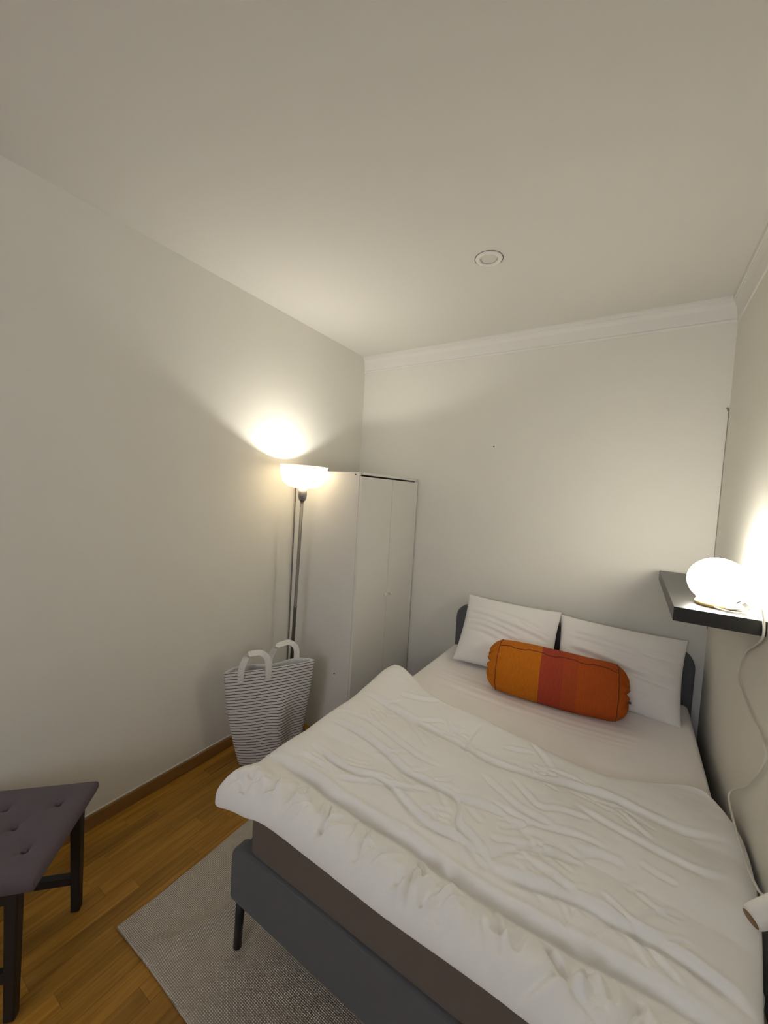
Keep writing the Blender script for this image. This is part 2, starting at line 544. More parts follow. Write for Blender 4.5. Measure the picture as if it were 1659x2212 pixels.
# ceiling downlight
dl = empty('recessed_downlight', (-0.672, 1.862, ZC))
tag(dl, 'round white recessed downlight, switched off, in the ceiling', 'ceiling light')
lathe('trim_ring', [(0.040, -0.001), (0.041, -0.0065), (0.052, -0.008), (0.060, -0.006), (0.0635, -0.001), (0.0635, 0.0)], 'white_plastic', dl, closed=False)
lathe('shadow_gap', [(0.0665, -0.0008), (0.0665, 0.0), (0.062, 0.0), (0.062, -0.0008)], 'crack', dl, closed=False)
lathe('lens', [(0.0005, -0.0022), (0.034, -0.0022), (0.0375, -0.001)], 'lens', dl, closed=False)
lathe('lens_gap', [(0.0375, -0.0012), (0.0405, -0.0012)], 'crack', dl, closed=False)

# ------------------------------------------------------------------ wardrobe
wx0, wx1, wy0, wy1, wh = XL + 0.018, -1.468, 2.005, 2.762, 1.765
wd = empty('wardrobe', ((wx0 + wx1) / 2, (wy0 + wy1) / 2, 0))
tag(wd, 'tall narrow white two-door wardrobe standing in the back left corner', 'wardrobe')
def wpart(name, a, b, parent=wd, mat='white_board', bevel=0.0015):
    off = wd.location
    return box(name, (a[0] - off.x, a[1] - off.y, a[2]), (b[0] - off.x, b[1] - off.y, b[2]), mat, parent, bevel=bevel)
T = 0.016
wpart('side_panel', (wx0, wy0, 0.0), (wx1, wy0 + T, wh))
wpart('side_panel', (wx0, wy1 - T, 0.0), (wx1, wy1, wh))
wpart('top_panel', (wx0, wy0 + T, wh - T), (wx1 + 0.016, wy1 - T, wh))
wpart('bottom_panel', (wx0, wy0 + T, 0.07), (wx1, wy1 - T, 0.07 + T))
wpart('plinth', (wx1 - 0.06, wy0 + T, 0.0), (wx1 - 0.045, wy1 - T, 0.07))
wpart('back_panel', (wx0 - 0.006, wy0 + 0.004, 0.02), (wx0, wy1 - 0.004, wh - 0.004), mat='dark_gap', bevel=0)  # near-black colour stands in for the shade between wardrobe and wall
ym = (wy0 + wy1) / 2
for s, (a, b) in ((1, (wy0 + 0.0005, ym - 0.0013)), (-1, (ym + 0.0013, wy1 - 0.0005))):
    dr = wpart('door', (wx1 + 0.0015, a, 0.075), (wx1 + 0.0175, b, wh - T - 0.011))
    ky = ym - s * 0.034 - wd.location.y
    kx = wx1 + 0.0175 - wd.location.x
    kb = lathe('knob', [(0.006, 0.0), (0.005, 0.006), (0.011, 0.012), (0.012, 0.018), (0.009, 0.021)], 'white_plastic', dr, n=20)
    kb.location = (kx, ky, 0.925); kb.rotation_euler = (0, math.radians(90), 0)
for x, z in ((-1.498, 1.748), (-1.587, 0.433)):
    s = lathe('screw', [(0.0045, 0), (0.0045, 0.0012)], 'dark_gap', wd, n=12)
    s.location = (x - wd.location.x, wy0 - wd.location.y, z); s.rotation_euler = (math.radians(90), 0, 0)

# ------------------------------------------------------------------ rug
RX0, RX1, RY0, RY1 = -1.475, 0.30, 0.672, 2.05
nu, nv = 180, 120
U, V = np.meshgrid(np.linspace(0, 1, nu), np.linspace(0, 1, nv))
X = RX0 + (RX1 - RX0) * U
Y = RY0 + (RY1 - RY0) * V
X = X + 0.008 * np.sin(V * 7) * (1 - U) + 0.006 * nz(X, Y, 3, 6, 3) * (1 - U)
Y = Y + 0.006 * nz(X, Y, 7, 3, 4) * (1 - V)
Z = 0.0075 + 0.003 * (nz(X, Y, 8, 8, 5) + 0.5)
d, s, fd = seg_dist(X, Y, [(-1.30, 0.672), (-1.245, 0.78), (-1.19, 0.93), (-1.165, 1.15)])
Z += 0.026 * np.exp(-(d / 0.036) ** 2) * (0.3 + 0.7 * fd)
d, s, fd = seg_dist(X, Y, [(-1.42, 0.9), (-1.36, 1.2), (-1.34, 1.5)])
Z += 0.006 * np.exp(-(d / 0.05) ** 2)
v = np.stack([X, Y, Z], -1).reshape(-1, 3)
vb = v.copy(); vb[:, 2] = 0.0008
f = grid_faces(nu, nv) + grid_faces(nu, nv, nu * nv, True)
bd = [i for i in range(nu)] + [j * nu + nu - 1 for j in range(1, nv)] + [(nv - 1) * nu + i for i in range(nu - 2, -1, -1)] + [j * nu for j in range(nv - 2, 0, -1)]
N = nu * nv
for a, b in zip(bd, bd[1:] + bd[:1]):
    f.append((b, a, a + N, b + N))
rug = obj('rug', np.concatenate([v, vb]), f, 'rug', smooth=True)
tag(rug, 'off-white flat-woven rug on the wooden floor, partly under the bed', 'rug')

# ------------------------------------------------------------------ bed frame
FX0, FX1, FY0, FY1 = -1.092, 0.352, 0.858, 2.762
bed = empty('bed', ((FX0 + FX1) / 2, (FY0 + FY1) / 2, 0))
tag(bed, 'grey fabric bed frame with rounded headboard and thin black legs', 'bed')
bx, by = bed.location.x, bed.location.y
def sh(outl): return [(x - bx, z) for x, z in outl]
ft = panel_xz('footboard', sh(round_rect(FX0, 0.197, FX1, 0.402, (0.012, 0.012, 0.055, 0.055))), FY0 - by, FY0 + 0.05 - by, 'grey_fabric', bed, edge=0.007)
hb = panel_xz('headboard', sh(round_rect(-1.038, 0.12, 0.347, 0.872, (0.01, 0.01, 0.095, 0.095))), 2.705 - by, 2.762 - by, 'grey_fabric', bed, edge=0.012)
for x0, x1 in ((FX0 + 0.014, FX0 + 0.050), (FX1 - 0.050, FX1 - 0.014)):
    box('side_rail', (x0 - bx, FY0 + 0.05 - by, 0.20), (x1 - bx, 2.705 - by, 0.37), 'grey_fabric', bed, bevel=0.008, seg=3)
for i in range(9):
    y = 1.0 + i * 0.2
    box('slat', (FX0 + 0.05 - bx, y - 0.035 - by, 0.300), (FX1 - 0.05 - bx, y + 0.035 - by, 0.318), 'oak_trim', bed)
for x, y in ((-1.062, 0.885), (0.322, 0.885), (-1.0, 2.69), (0.31, 2.69)):
    zb = 0.0105 if y < 2 else 0.0
    tube('leg', [(x - bx, y - by, 0.21), (x - bx - (0.006 if x < 0 else -0.006), y - by - 0.004, zb)], [0.0160, 0.0140], 'black_metal', bed, n=16)

# ------------------------------------------------------------------ mattress and fitted sheet
MX0, MX1, MY0, MY1, MZ0, MZ1 = -1.035, 0.328, 0.872, 2.698, 0.320, 0.566
def soft_box(name, x0, y0, z0, x1, y1, z1, r, mat, n=10, lumps=0.0):
    outl = []
    for cx, cy, a0 in ((x0 + r, y0 + r, 180), (x1 - r, y0 + r, 270), (x1 - r, y1 - r, 0), (x0 + r, y1 - r, 90)):
        for i in range(n + 1):
            a = math.radians(a0 + 90 * i / n)
            outl.append((cx, cy, math.cos(a), math.sin(a)))
    e = 0.028
    prof = [(r * 0 - e, z0), (-e * 0.3, z0 + e * 0.3), (0, z0 + e), (0, z1 - e), (-e * 0.08, z1 - e * 0.62), (-e * 0.3, z1 - e * 0.3), (-e * 0.62, z1 - e * 0.08), (-e, z1)]
    v, f = [], []
    k = len(outl)
    for dr, z in prof:
        for cx, cy, ca, sa in outl:
            v.append((cx + (r + dr) * ca, cy + (r + dr) * sa, z))
    for p in range(len(prof) - 1):
        for i in range(k):
            j = (i + 1) % k
            f.append((p * k + i, p * k + j, (p + 1) * k + j, (p + 1) * k + i))
    f.append(list(range(k))[::-1]); f.append([(len(prof) - 1) * k + i for i in range(k)])
    return obj(name, v, f, mat, None, True)
mt = soft_box('mattress', MX0, MY0, MZ0, MX1, MY1, MZ1, 0.05, 'mattress')
mt.data.polygons.foreach_set('use_smooth', [False] * len(mt.data.polygons))
tag(mt, 'taupe brown mattress side showing above the grey footboard', 'mattress')
# piping round the mattress
# fitted sheet: thin skin over the top half, from the pillows to under the duvet
nu, nv = 110, 120
sx0, sx1, sy0, sy1 = MX0 - 0.002, MX1 + 0.002, 1.20, MY1 - 0.001
U, V = np.meshgrid(np.linspace(-1, 1, nu), np.linspace(0, 1, nv))
half = (sx1 - sx0) / 2
drop = 0.075
a = U * (half + drop)
over = np.clip(np.abs(a) - half + 0.02, 0, None)
X = (sx0 + sx1) / 2 + np.sign(a) * np.minimum(np.abs(a), half - 0.02 + 0.02 * np.sin(np.clip(over / 0.032, 0, math.pi / 2)))
Z = MZ1 + 0.004 - np.where(over > 0, np.where(over < 0.05, 0.02 * (1 - np.cos(np.clip(over / 0.032, 0, math.pi / 2))), 0.02 + over - 0.05), 0)
Y = sy0 + (sy1 - sy0) * V
top = np.clip(1 - over / 0.03, 0, 1)
for yy, dd in ((2.08, 0.0035), (2.13, 0.003), (2.05, 0.0025), (2.18, 0.0025), (2.24, 0.003)):
    off = rng.uniform(-0.02, 0.02)
    Z += top * crease(X, Y, [(-0.98, yy + 0.03), (-0.6, yy + off), (-0.2, yy - 0.02), (0.15 + off, yy + 0.03)], dd, 0.007, 1.5, 0.6)
Z += top * 0.004 * nz(X, Y, 5, 9, 21)
v = np.stack([X, Y, Z], -1).reshape(-1, 3)
fs = obj('fitted_sheet', v, grid_faces(nu, nv), 'sheet', None, True)
sm = fs.modifiers.new('solid', 'SOLIDIFY'); sm.thickness = 0.002; sm.offset = 1
tag(fs, 'cream white fitted sheet stretched over the head half of the mattress', 'bed sheet')

# ------------------------------------------------------------------ duvet
nu, nv = 430, 350
U, V = np.meshgrid(np.linspace(0, 1, nu), np.linspace(0, 1, nv))
def lin(t, xs, ys): return np.interp(t, xs, ys)
def smooth_interp(t, xs, ys):
    q = np.array(spline([(x, y, 0) for x, y in zip(xs, ys)], 10))
    return np.interp(t, q[:, 0], q[:, 1])
xl = smooth_interp(V, [0, .1, .25, .45, .7, .9, 1], [-1.172, -1.160, -1.142, -1.150, -1.165, -1.185, -1.150])
xr = smooth_interp(V, [0, .12, .25, .5, .7, .86, .94, 1], [0.262, 0.285, 0.305, 0.350, 0.372, 0.375, 0.355, 0.300])
X = xl + (xr - xl) * U
yb = smooth_interp(X, [-1.2, -1.0, -.9, -.66, -.44, -.2, .05, .3], [0.800, 0.812, 0.828, 0.826, 0.822, 0.826, 0.822, 0.830])
yt = smooth_interp(X, [-1.2, -1.12, -.95, -.75, -.52, -.18, -.03, .12, .28, .38], [1.985, 1.995, 1.925, 1.83, 1.80, 1.742, 1.735, 1.80, 1.885, 1.80])
Y = yb + (yt - yb) * V
# rounded corners: square-to-disc mapping inside each corner
def round_corner(X, Y, a, b, R, sxn, syn):
    p_, q_ = np.clip((R - a) / R, 0, 1), np.clip((R - b) / R, 0, 1)
    pp, qq = p_ * np.sqrt(1 - q_ ** 2 / 2), q_ * np.sqrt(1 - p_ ** 2 / 2)
    return X - sxn * R * (pp - p_) * -1, Y - syn * R * (qq - q_) * -1
dl_, dr_, db_, dt_ = X - xl, xr - X, Y - yb, yt - Y
X, Y = round_corner(X, Y, dl_, db_, 0.085, -1, -1)
X, Y = round_corner(X, Y, dr_, db_, 0.08, 1, -1)
X, Y = round_corner(X, Y, dl_, dt_, 0.08, -1, 1)
# what carries it
sup = np.full(X.shape, MZ1 + 0.008)
ox = np.clip(MX0 + 0.03 - X, 0, None); oy = np.clip(MY0 + 0.03 - Y, 0, None); oxr = np.clip(X - (MX1 - 0.01), 0, None)
sup -= 1.8 * ox ** 2 + 2.4 * oy ** 2 + 1.5 * oxr ** 2
def rnd(d, w): return np.sqrt(np.clip(1 - (1 - np.clip(d / w, 0, 1)) ** 2, 0, 1))
thick = smooth_interp(Y, [.78, .9, 1.0, 1.3, 1.6, 1.85, 2.0], [0.078, 0.080, 0.060, 0.056, 0.052, 0.050, 0.055])
thick = thick * smooth_interp(X, [-1.2, -.9, -.4, .1, .38], [1.08, 1.05, 1.0, 0.86, 0.62])
thick *= 1 - 0.55 * np.clip((X + 0.55) / 0.7, 0, 1) * np.clip((Y - 1.5) / 0.3, 0, 1)
corner = np.exp(-(((X + 1.09) / 0.16) ** 2 + ((Y - 1.90) / 0.13) ** 2))
thick += 0.045 * corner
prof = np.minimum(np.minimum(rnd(dl_, 0.075), rnd(dr_, 0.05)), np.minimum(rnd(db_, 0.085), rnd(dt_, 0.05)))
seam = 0.024
H = seam + (thick - seam) * prof
# channels of filling between the stitch lines
def bulge(y0, y1, amp): return amp * np.clip(np.sin(np.pi * np.clip((Y - y0) / (y1 - y0), 0, 1)), 0, 1)
H += (bulge(1.0, 1.24, 0.012) + bulge(1.24, 1.55, 0.013) + bulge(1.56, 1.85, 0.010)) * prof
CR = [
 ([(-1.150, 1.004), (-0.904, 1.015), (-0.711, 0.997), (-0.526, 0.997), (-0.35, 0.985), (-0.226, 0.981), (-0.145, 0.987), (-0.078, 0.993), (0.025, 1.0), (0.118, 1.007), (0.213, 0.999), (0.30, 0.985)], 0.022, 0.014, 2.4, 0.4),
 ([(-0.261, 1.063), (-0.218, 1.059), (-0.055, 1.1), (0.055, 1.102), (0.153, 1.103), (0.251, 1.083), (0.30, 1.066)], 0.011, 0.012, 1.6, 0.45),
 ([(-1.002, 1.142), (-0.805, 1.118), (-0.672, 1.15), (-0.554, 1.102), (-0.461, 1.075), (-0.37, 1.083), (-0.304, 1.07)], 0.008, 0.010, 1.6, 0.5),
 ([(-1.111, 1.62), (-0.853, 1.586), (-0.696, 1.551), (-0.543, 1.532), (-0.39, 1.495), (-0.217, 1.523), (-0.121, 1.564), (0.021, 1.59), (0.118, 1.58), (0.221, 1.581), (0.338, 1.621)], 0.009, 0.012, 1.5, 0.5),
 ([(-1.067, 1.325), (-0.891, 1.319), (-0.763, 1.291), (-0.636, 1.246), (-0.545, 1.245), (-0.429, 1.23), (-0.391, 1.136), (-0.329, 1.104), (-0.246, 1.047)], 0.008, 0.010, 1.6, 0.5),
 ([(-1.12, 1.387), (-1.038, 1.416), (-0.883, 1.406), (-0.665, 1.35), (-0.535, 1.338)], 0.005, 0.008, 1.5, 0.5),
 ([(-0.429, 1.23), (-0.346, 1.256), (-0.27, 1.268)], 0.006, 0.010, 1.5, 0.5),
 ([(-0.401, 1.395), (-0.315, 1.352), (-0.232, 1.318), (-0.129, 1.308)], 0.005, 0.009, 1.5, 0.5),
 ([(-0.299, 1.44), (-0.235, 1.39), (-0.187, 1.363), (-0.129, 1.389), (-0.033, 1.414)], 0.004, 0.008, 1.5, 0.5),
 ([(-0.097, 1.456), (0.003, 1.429), (0.075, 1.414), (0.166, 1.398), (0.249, 1.402), (0.308, 1.432)], 0.005, 0.010, 1.8, 0.4),
 ([(-0.266, 1.078), (-0.235, 1.139), (-0.177, 1.191), (-0.112, 1.209), (-0.044, 1.226)], 0.006, 0.010, 1.6, 0.5),
 ([(-0.286, 1.143), (-0.221, 1.176), (-0.139, 1.236)], 0.005, 0.009, 1.5, 0.5),
 ([(0.088, 1.328), (0.13, 1.316), (0.178, 1.311)], 0.003, 0.007, 1.5, 0.5),
 ([(-0.332, 1.29), (-0.259, 1.284), (-0.201, 1.282), (-0.126, 1.303), (-0.062, 1.32), (0.005, 1.317)], 0.004, 0.008, 1.5, 0.5),
 ([(-0.809, 1.06), (-0.691, 1.122), (-0.546, 1.179)], 0.005, 0.009, 1.5, 0.5),
 ([(-0.926, 1.712), (-0.834, 1.73), (-0.736, 1.781)], 0.006, 0.012, 1.5, 0.5),
 ([(-0.728, 1.762), (-0.632, 1.623), (-0.57, 1.549)], 0.005, 0.012, 1.5, 0.5),
 ([(-0.511, 1.718), (-0.516, 1.591), (-0.511, 1.502)], 0.005, 0.013, 1.5, 0.5),
 ([(-0.298, 1.735), (-0.231, 1.665), (-0.191, 1.61)], 0.004, 0.010, 1.5, 0.5),
 ([(-0.138, 0.969), (-0.143, 0.926), (-0.147, 0.879)], 0.006, 0.009, 1.5, 0.5),
 ([(-0.13, 0.97), (-0.096, 0.947), (-0.067, 0.92), (-0.01, 0.877), (0.02, 0.865)], 0.006, 0.009, 1.5, 0.5),
 ([(-0.053, 1.082), (-0.057, 1.05), (-0.067, 1.015)], 0.004, 0.007, 1.5, 0.5),
 ([(0.034, 1.096), (0.014, 1.073), (-0.005, 1.037)], 0.004, 0.007, 1.5, 0.5),
 ([(-1.107, 0.863), (-1.048, 0.854), (-1.004, 0.837)], 0.007, 0.009, 1.5, 0.5),
 ([(-1.056, 0.888), (-0.99, 0.872), (-0.932, 0.832)], 0.007, 0.010, 1.5, 0.5),
 ([(-0.64, 0.973), (-0.653, 0.923), (-0.712, 0.851)], 0.006, 0.010, 1.5, 0.5),
]
for poly, dep, w, asym, ridge in CR:
    H += prof * crease(X, Y, poly, dep * (1.2 if dep > 0.015 else 1.8), w * 0.82, asym, ridge * 0.65)
# short puckers on the foot roll, fanning from the stitch line
for k in range(60):
    x0 = rng.uniform(-1.08, 0.26)
    y0 = rng.uniform(0.90, 0.985)
    ln = rng.uniform(0.07, 0.15)
    ang = math.radians(rng.choice([rng.uniform(225, 262), rng.uniform(275, 305)]))
    p1 = (x0 + ln * math.cos(ang), y0 + ln * math.sin(ang))
    pm = ((x0 + p1[0]) / 2 + rng.uniform(-.012, .012), (y0 + p1[1]) / 2)
    H += prof * crease(X, Y, [(x0, y0), pm, p1], rng.uniform(0.006, 0.015), rng.uniform(0.006, 0.012), 1.3, 0.6)
# puckers along the other stitch lines
for k in range(95):
    yc = rng.choice([1.10, 1.13, 1.25, 1.53, 1.56, 1.58])
    x0 = rng.uniform(-1.05, 0.1); y0 = yc + rng.uniform(-0.05, 0.05)
    ln = rng.uniform(0.05, 0.15); ang = math.radians(rng.uniform(-50, 50))
    p1 = (x0 + ln * math.cos(ang), y0 + ln * math.sin(ang))
    pm = ((x0 + p1[0]) / 2, (y0 + p1[1]) / 2 + rng.uniform(-.012, .012))
    H += prof * crease(X, Y, [(x0, y0), pm, p1], rng.uniform(0.002, 0.006), rng.uniform(0.005, 0.009), 1.5, 0.5)
H += prof * (0.010 * nz(X, Y, 4, 5, 31) + 0.006 * nz(X, Y, 9, 11, 32) + 0.0025 * nz(X, Y, 22, 26, 33))
H = np.maximum(H, 0.010)
Ztop = sup + H
wob = 0.004 * nz(X, Y, 25, 25, 35)
hem = np.exp(-(db_ / 0.02) ** 2)
Ztop += hem * wob
Zbot = sup + 0.001 + seam * (1 - prof) * 0.9
Zbot = np.minimum(Zbot, Ztop - 0.0015)
top = np.stack([X, Y, Ztop], -1).reshape(-1, 3)
bot = np.stack([X, Y, Zbot], -1).reshape(-1, 3)
N = nu * nv
f = grid_faces(nu, nv) + grid_faces(nu, nv, N, True)
bd = [i for i in range(nu)] + [j * nu + nu - 1 for j in range(1, nv)] + [(nv - 1) * nu + i for i in range(nu - 2, -1, -1)] + [j * nu for j in range(nv - 2, 0, -1)]
for a, b in zip(bd, bd[1:] + bd[:1]):
    f.append((b, a, a + N, b + N))
duvet = obj('duvet', np.concatenate([top, bot]), f, 'duvet', None, True)
tag(duvet, 'crumpled white duvet spread over the foot of the bed', 'duvet')

# ------------------------------------------------------------------ pillows
def pillow(name, w, h, t, seed, creases, pinch=0.05, loc=(0, 0, 0), rot=(0, 0, 0), sag=0.0, skew=0.0, taper=0.0):
    nu, nv = 90, 70
    U, V = np.meshgrid(np.linspace(-1, 1, nu), np.linspace(-1, 1, nv))
    X = w / 2 * U * (1 - pinch * (1 - V ** 2))
    Y = h / 2 * V * (1 - pinch * (1 - U ** 2))
    body = np.clip((1 - np.abs(U) ** 2.6) * (1 - np.abs(V) ** 2.4), 0, 1) ** 0.55
    lower = 1 - 0.25 * V                        # filling has slumped down
    F = t / 2 * body * lower
    G = t / 2 * body * lower * 0.8
    for poly, dep, wd_ in creases:
        F += body * crease(X, Y, poly, dep * 1.6, wd_, 1.4, 0.5)
    F += body * (0.010 * nz(X, Y, 6, 10, seed) + 0.005 * nz(X, Y, 14, 22, seed + 1))
    F = np.maximum(F, 0.001); G = np.maximum(G, 0.001)
    Y2 = Y + skew * U * h / 2
    X = X * (1 + taper * V)
    bend = sag * (V ** 2)
    top = np.stack([X, Y2, F + bend], -1).reshape(-1, 3)
    bot = np.stack([X, Y2, -G + bend], -1).reshape(-1, 3)
    N = nu * nv
    f = grid_faces(nu, nv) + grid_faces(nu, nv, N, True)
    bd = [i for i in range(nu)] + [j * nu + nu - 1 for j in range(1, nv)] + [(nv - 1) * nu + i for i in range(nu - 2, -1, -1)] + [j * nu for j in range(nv - 2, 0, -1)]
    for a, b in zip(bd, bd[1:] + bd[:1]):
        f.append((b, a, a + N, b + N))
    o = obj(name, np.concatenate([top, bot]), f, 'pillow', None, True, loc=loc)
    o.rotation_euler = rot
    return o
p1c = [([(-0.29, 0.10), (-0.1, 0.075), (0.12, 0.03), (0.28, 0.0)], 0.010, 0.010), ([(-0.29, 0.05), (-0.12, 0.045), (0.1, -0.01)], 0.008, 0.009),
       ([(-0.29, 0.015), (-0.1, 0.0), (0.1, -0.05)], 0.007, 0.009), ([(-0.28, -0.03), (-0.15, -0.035), (-0.02, -0.06)], 0.006, 0.009),
       ([(-0.25, 0.14), (0.0, 0.12), (0.25, 0.06)], 0.006, 0.010), ([(0.05, 0.10), (0.15, 0.06), (0.28, 0.04)], 0.005, 0.008),
       ([(-0.27, 0.075), (-0.18, 0.068), (0.0, 0.05)], 0.005, 0.007)]
pl1 = pillow('pillow', 0.60, 0.46, 0.172, 41, p1c, loc=(-0.628, 2.535, 0.775), rot=(math.radians(55), 0, math.radians(2)), skew=-0.02)
tag(pl1, 'white pillow leaning on the headboard, nearest the white wardrobe', 'pillow', 'white pillows at the headboard')
p2c = [([(-0.28, 0.12), (-0.05, 0.10), (0.2, 0.08), (0.29, 0.09)], 0.007, 0.010), ([(-0.28, 0.085), (0.0, 0.06), (0.25, 0.02)], 0.008, 0.010),
       ([(-0.25, 0.02), (0.02, -0.03), (0.15, -0.05), (0.28, -0.06)], 0.016, 0.012), ([(-0.1, 0.05), (0.1, 0.02), (0.28, 0.0)], 0.006, 0.009),
       ([(-0.2, -0.1), (0.1, -0.14), (0.25, -0.15)], 0.005, 0.012)]
pl2 = pillow('pillow', 0.62, 0.455, 0.168, 57, p2c, loc=(-0.020, 2.545, 0.756), rot=(math.radians(55), 0, math.radians(-1)), skew=-0.015, taper=0.03)
tag(pl2, 'white pillow leaning on the headboard, under the black shelf', 'pillow', 'white pillows at the headboard')

# ------------------------------------------------------------------ bolster cushion
BL, BR_ = 0.70, 0.148
nu, nv = 120, 96
tt = np.linspace(0, 1, nu)
th = np.linspace(0, 2 * math.pi, nv, endpoint=False)
prof = []
for t in tt:
    # end caps are the first and last stretch of the profile
    if t < 0.12:
        q = t / 0.12; prof.append((-BL / 2 + 0.060 * q ** 3.0 - 0.0 + 0.012 * (1 - q), BR_ * (0.02 + 0.92 * q ** 0.8)))
    elif t > 0.88:
        q = (1 - t) / 0.12; prof.append((BL / 2 - 0.060 * q ** 3.0 - 0.012 * (1 - q), BR_ * (0.02 + 0.92 * q ** 0.8)))
    else:
        q = (t - 0.12) / 0.76
        prof.append((-BL / 2 + 0.060 + (BL - 0.12) * q, BR_ * (0.94 + 0.07 * math.sin(math.pi * q) ** 0.5)))
v = []
for i, (x, r) in enumerate(prof):
    for j, a in enumerate(th):
        q = tt[i]
        rr = r
        xx = x
        cap = max(0.0, 1 - min(q, 1 - q) / 0.12)
        near = math.exp(-(min(q, 1 - q) - 0.13) ** 2 / 0.0012)
        puck = math.sin(a * 13 + 1.7 * math.sin(a * 3))
        xx += (1 if x > 0 else -1) * cap * (1 - cap) * 0.034 * puck
        rr *= 1 + 0.026 * near * puck + 0.025 * noise.noise((x * 6, math.cos(a) * 1.5, math.sin(a) * 1.5 + 4))
        rr *= 1 - 0.035 * near
        y, z = rr * math.cos(a) * 1.03, rr * math.sin(a)
        if z < -0.112: z = -0.112 - (-(z + 0.112)) * 0.2
        z -= 0.006 * math.sin(math.pi * q)
        v.append((xx, y, z))
f = []
for i in range(nu - 1):
    for j in range(nv):
        k = (j + 1) % nv
        f.append((i * nv + j, i * nv + k, (i + 1) * nv + k, (i + 1) * nv + j))
f.append(list(range(nv))[::-1]); f.append([(nu - 1) * nv + j for j in range(nv)])
bo = empty('bolster_cushion', (-0.300, 2.290, 0.698), (0, math.radians(0.5), math.radians(6.0)))
tag(bo, 'round orange and red colour-block bolster lying before the white pillows', 'cushion')
obj('cover', v, f, 'bolster', bo, True)
def ring_at(i, grow):
    pts = [Vector(v[i * nv + j]) for j in range(nv)]
    c = sum(pts, Vector()) / nv
    return [c + (p - c) * grow for p in pts]
for i in (int(0.125 * nu), int(0.875 * nu)):
    R = ring_at(i, 1.004)
    tube('end_seam', R + [R[0]], 0.0022, 'seam', bo, n=6)
zi = range(int(0.125 * nu), int(0.875 * nu) + 1)
ja = int(nv * (125 / 360.0))
ja = int(nv * (238 / 360.0)) if False else int(nv * (112 / 360.0))
tube('zip_seam', [Vector(v[i * nv + ja + (1 if math.sin(i * 0.25) > 0.3 else 0)]) * 1.003 for i in zi][::3], 0.0025, 'seam', bo, n=6)
box('tag_loop', (BL / 2 - 0.01, -0.055, -0.02), (BL / 2 + 0.006, -0.043, -0.010), 'black_metal', bo, bevel=0.002)

# ------------------------------------------------------------------ floor lamp
lampx, lampy = -1.850, 1.862
fl = empty('floor_lamp', (lampx, lampy, 0), (0, math.radians(1.4), 0))
tag(fl, 'lit uplighter floor lamp with white glass bowl and steel pole', 'floor lamp')
lathe('base', [(0.118, 0.003), (0.120, 0.010), (0.112, 0.018), (0.03, 0.024), (0.014, 0.030)], 'nickel', fl, n=56)
lathe('pole', [(0.0115, 0.030), (0.0115, 0.86), (0.0125, 0.862), (0.0125, 0.868), (0.0105, 0.87), (0.0105, 1.575)], 'nickel', fl, n=24)
lathe('socket_cup', [(0.0105, 1.556), (0.019, 1.564), (0.025, 1.578), (0.0275, 1.596), (0.0275, 1.646)], 'nickel', fl, n=32)
bowl = [(0.030, 1.644), (0.060, 1.645), (0.092, 1.653), (0.117, 1.669), (0.134, 1.694), (0.144, 1.724), (0.149, 1.756), (0.151, 1.786),
        (0.1485, 1.786), (0.1465, 1.756), (0.1415, 1.725), (0.1315, 1.696), (0.115, 1.672), (0.091, 1.656), (0.059, 1.648), (0.030, 1.647)]
lathe('glass_shade', bowl, 'opal', fl, n=64, closed=False)
for nm, kind, power, z in (('bulb_beam', 'AREA', TORCH_W, 1.700), ('bulb', 'POINT', TORCH_P, 1.690)):
    pl = bpy.data.lights.new(nm, kind)
    pl.energy = power
    pl.color = (1.0, 0.985, 0.92)
    if kind == 'AREA':
        pl.shape = 'DISK'
        pl.size = 0.055
    else:
        pl.shadow_soft_size = 0.02
    po = bpy.data.objects.new(nm, pl)
    COL.objects.link(po)
    po.parent = fl
    po.location = (0, 0, z)
    if kind == 'AREA':
        po.rotation_euler = (math.pi, 0, 0)

# ------------------------------------------------------------------ striped laundry bag
bagL, bagR = np.array([-1.832, 1.345]), np.array([-1.570, 1.785])
ch = bagR - bagL
wid = np.linalg.norm(ch); cu = ch / wid
nb = np.array([-cu[1], cu[0]])            # points back towards the wall
BH = 0.60
bag = empty('laundry_bag', (-1.73, 1.60, 0))
tag(bag, 'white laundry bag with thin black stripes and two white handles on the floor', 'bag')
off = np.array([bag.location.x, bag.location.y])
nS, nT = 40, 44
def bag_pt(side, s, t):
    # t 0 bottom .. 1 top ; s 0 left .. 1 right
    l0 = 0.105 * (1 - t) ** 1.5; r0 = 0.050 * (1 - t) ** 1.3
    a = l0 + (wid - l0 - r0) * s
    b = 0.075 * (1 - t) ** 1.2
    lens = max(0.0, math.sin(math.pi * s)) ** 0.7
    if side == 0:                          # front
        b -= lens * (0.008 + 0.060 * (1 - t))
        rid = math.exp(-((s - 0.60) / 0.10) ** 2) * math.sin(math.pi * min(1, max(0, (0.80 - t) / 0.75))) if t < 0.80 else 0
        b -= 0.030 * rid
        b += 0.020 * math.exp(-((s - 0.82) / 0.09) ** 2) * (1 - t)
    else:
        b += lens * (0.085 + 0.045 * (1 - t)) + 0.012 * math.sin(s * 9) * t * lens
    z = 0.006 + (BH - 0.006) * t
    if side == 1: z += t * t * (-0.008 + 0.012 * math.sin(s * 8.0 + 0.6))
    else: z += -t * t * 0.006 * math.sin(math.pi * s)
    p = bagL + cu * a + nb * b - off
    return (p[0], p[1], z)
v, uv = [], []
ring = [(0, i / nS) for i in range(nS)] + [(1, 1 - i / nS) for i in range(nS)]
R = len(ring)
for t_i in range(nT + 1):
    t = t_i / nT
    for side, s in ring:
        v.append(bag_pt(side, s, t))
        droop = -0.5 * math.exp(-((s - 0.60) / 0.12) ** 2) * (1 - t) if side == 0 else 0
        uv.append((s, t * 33.0 + 0.35 + droop))
f = []
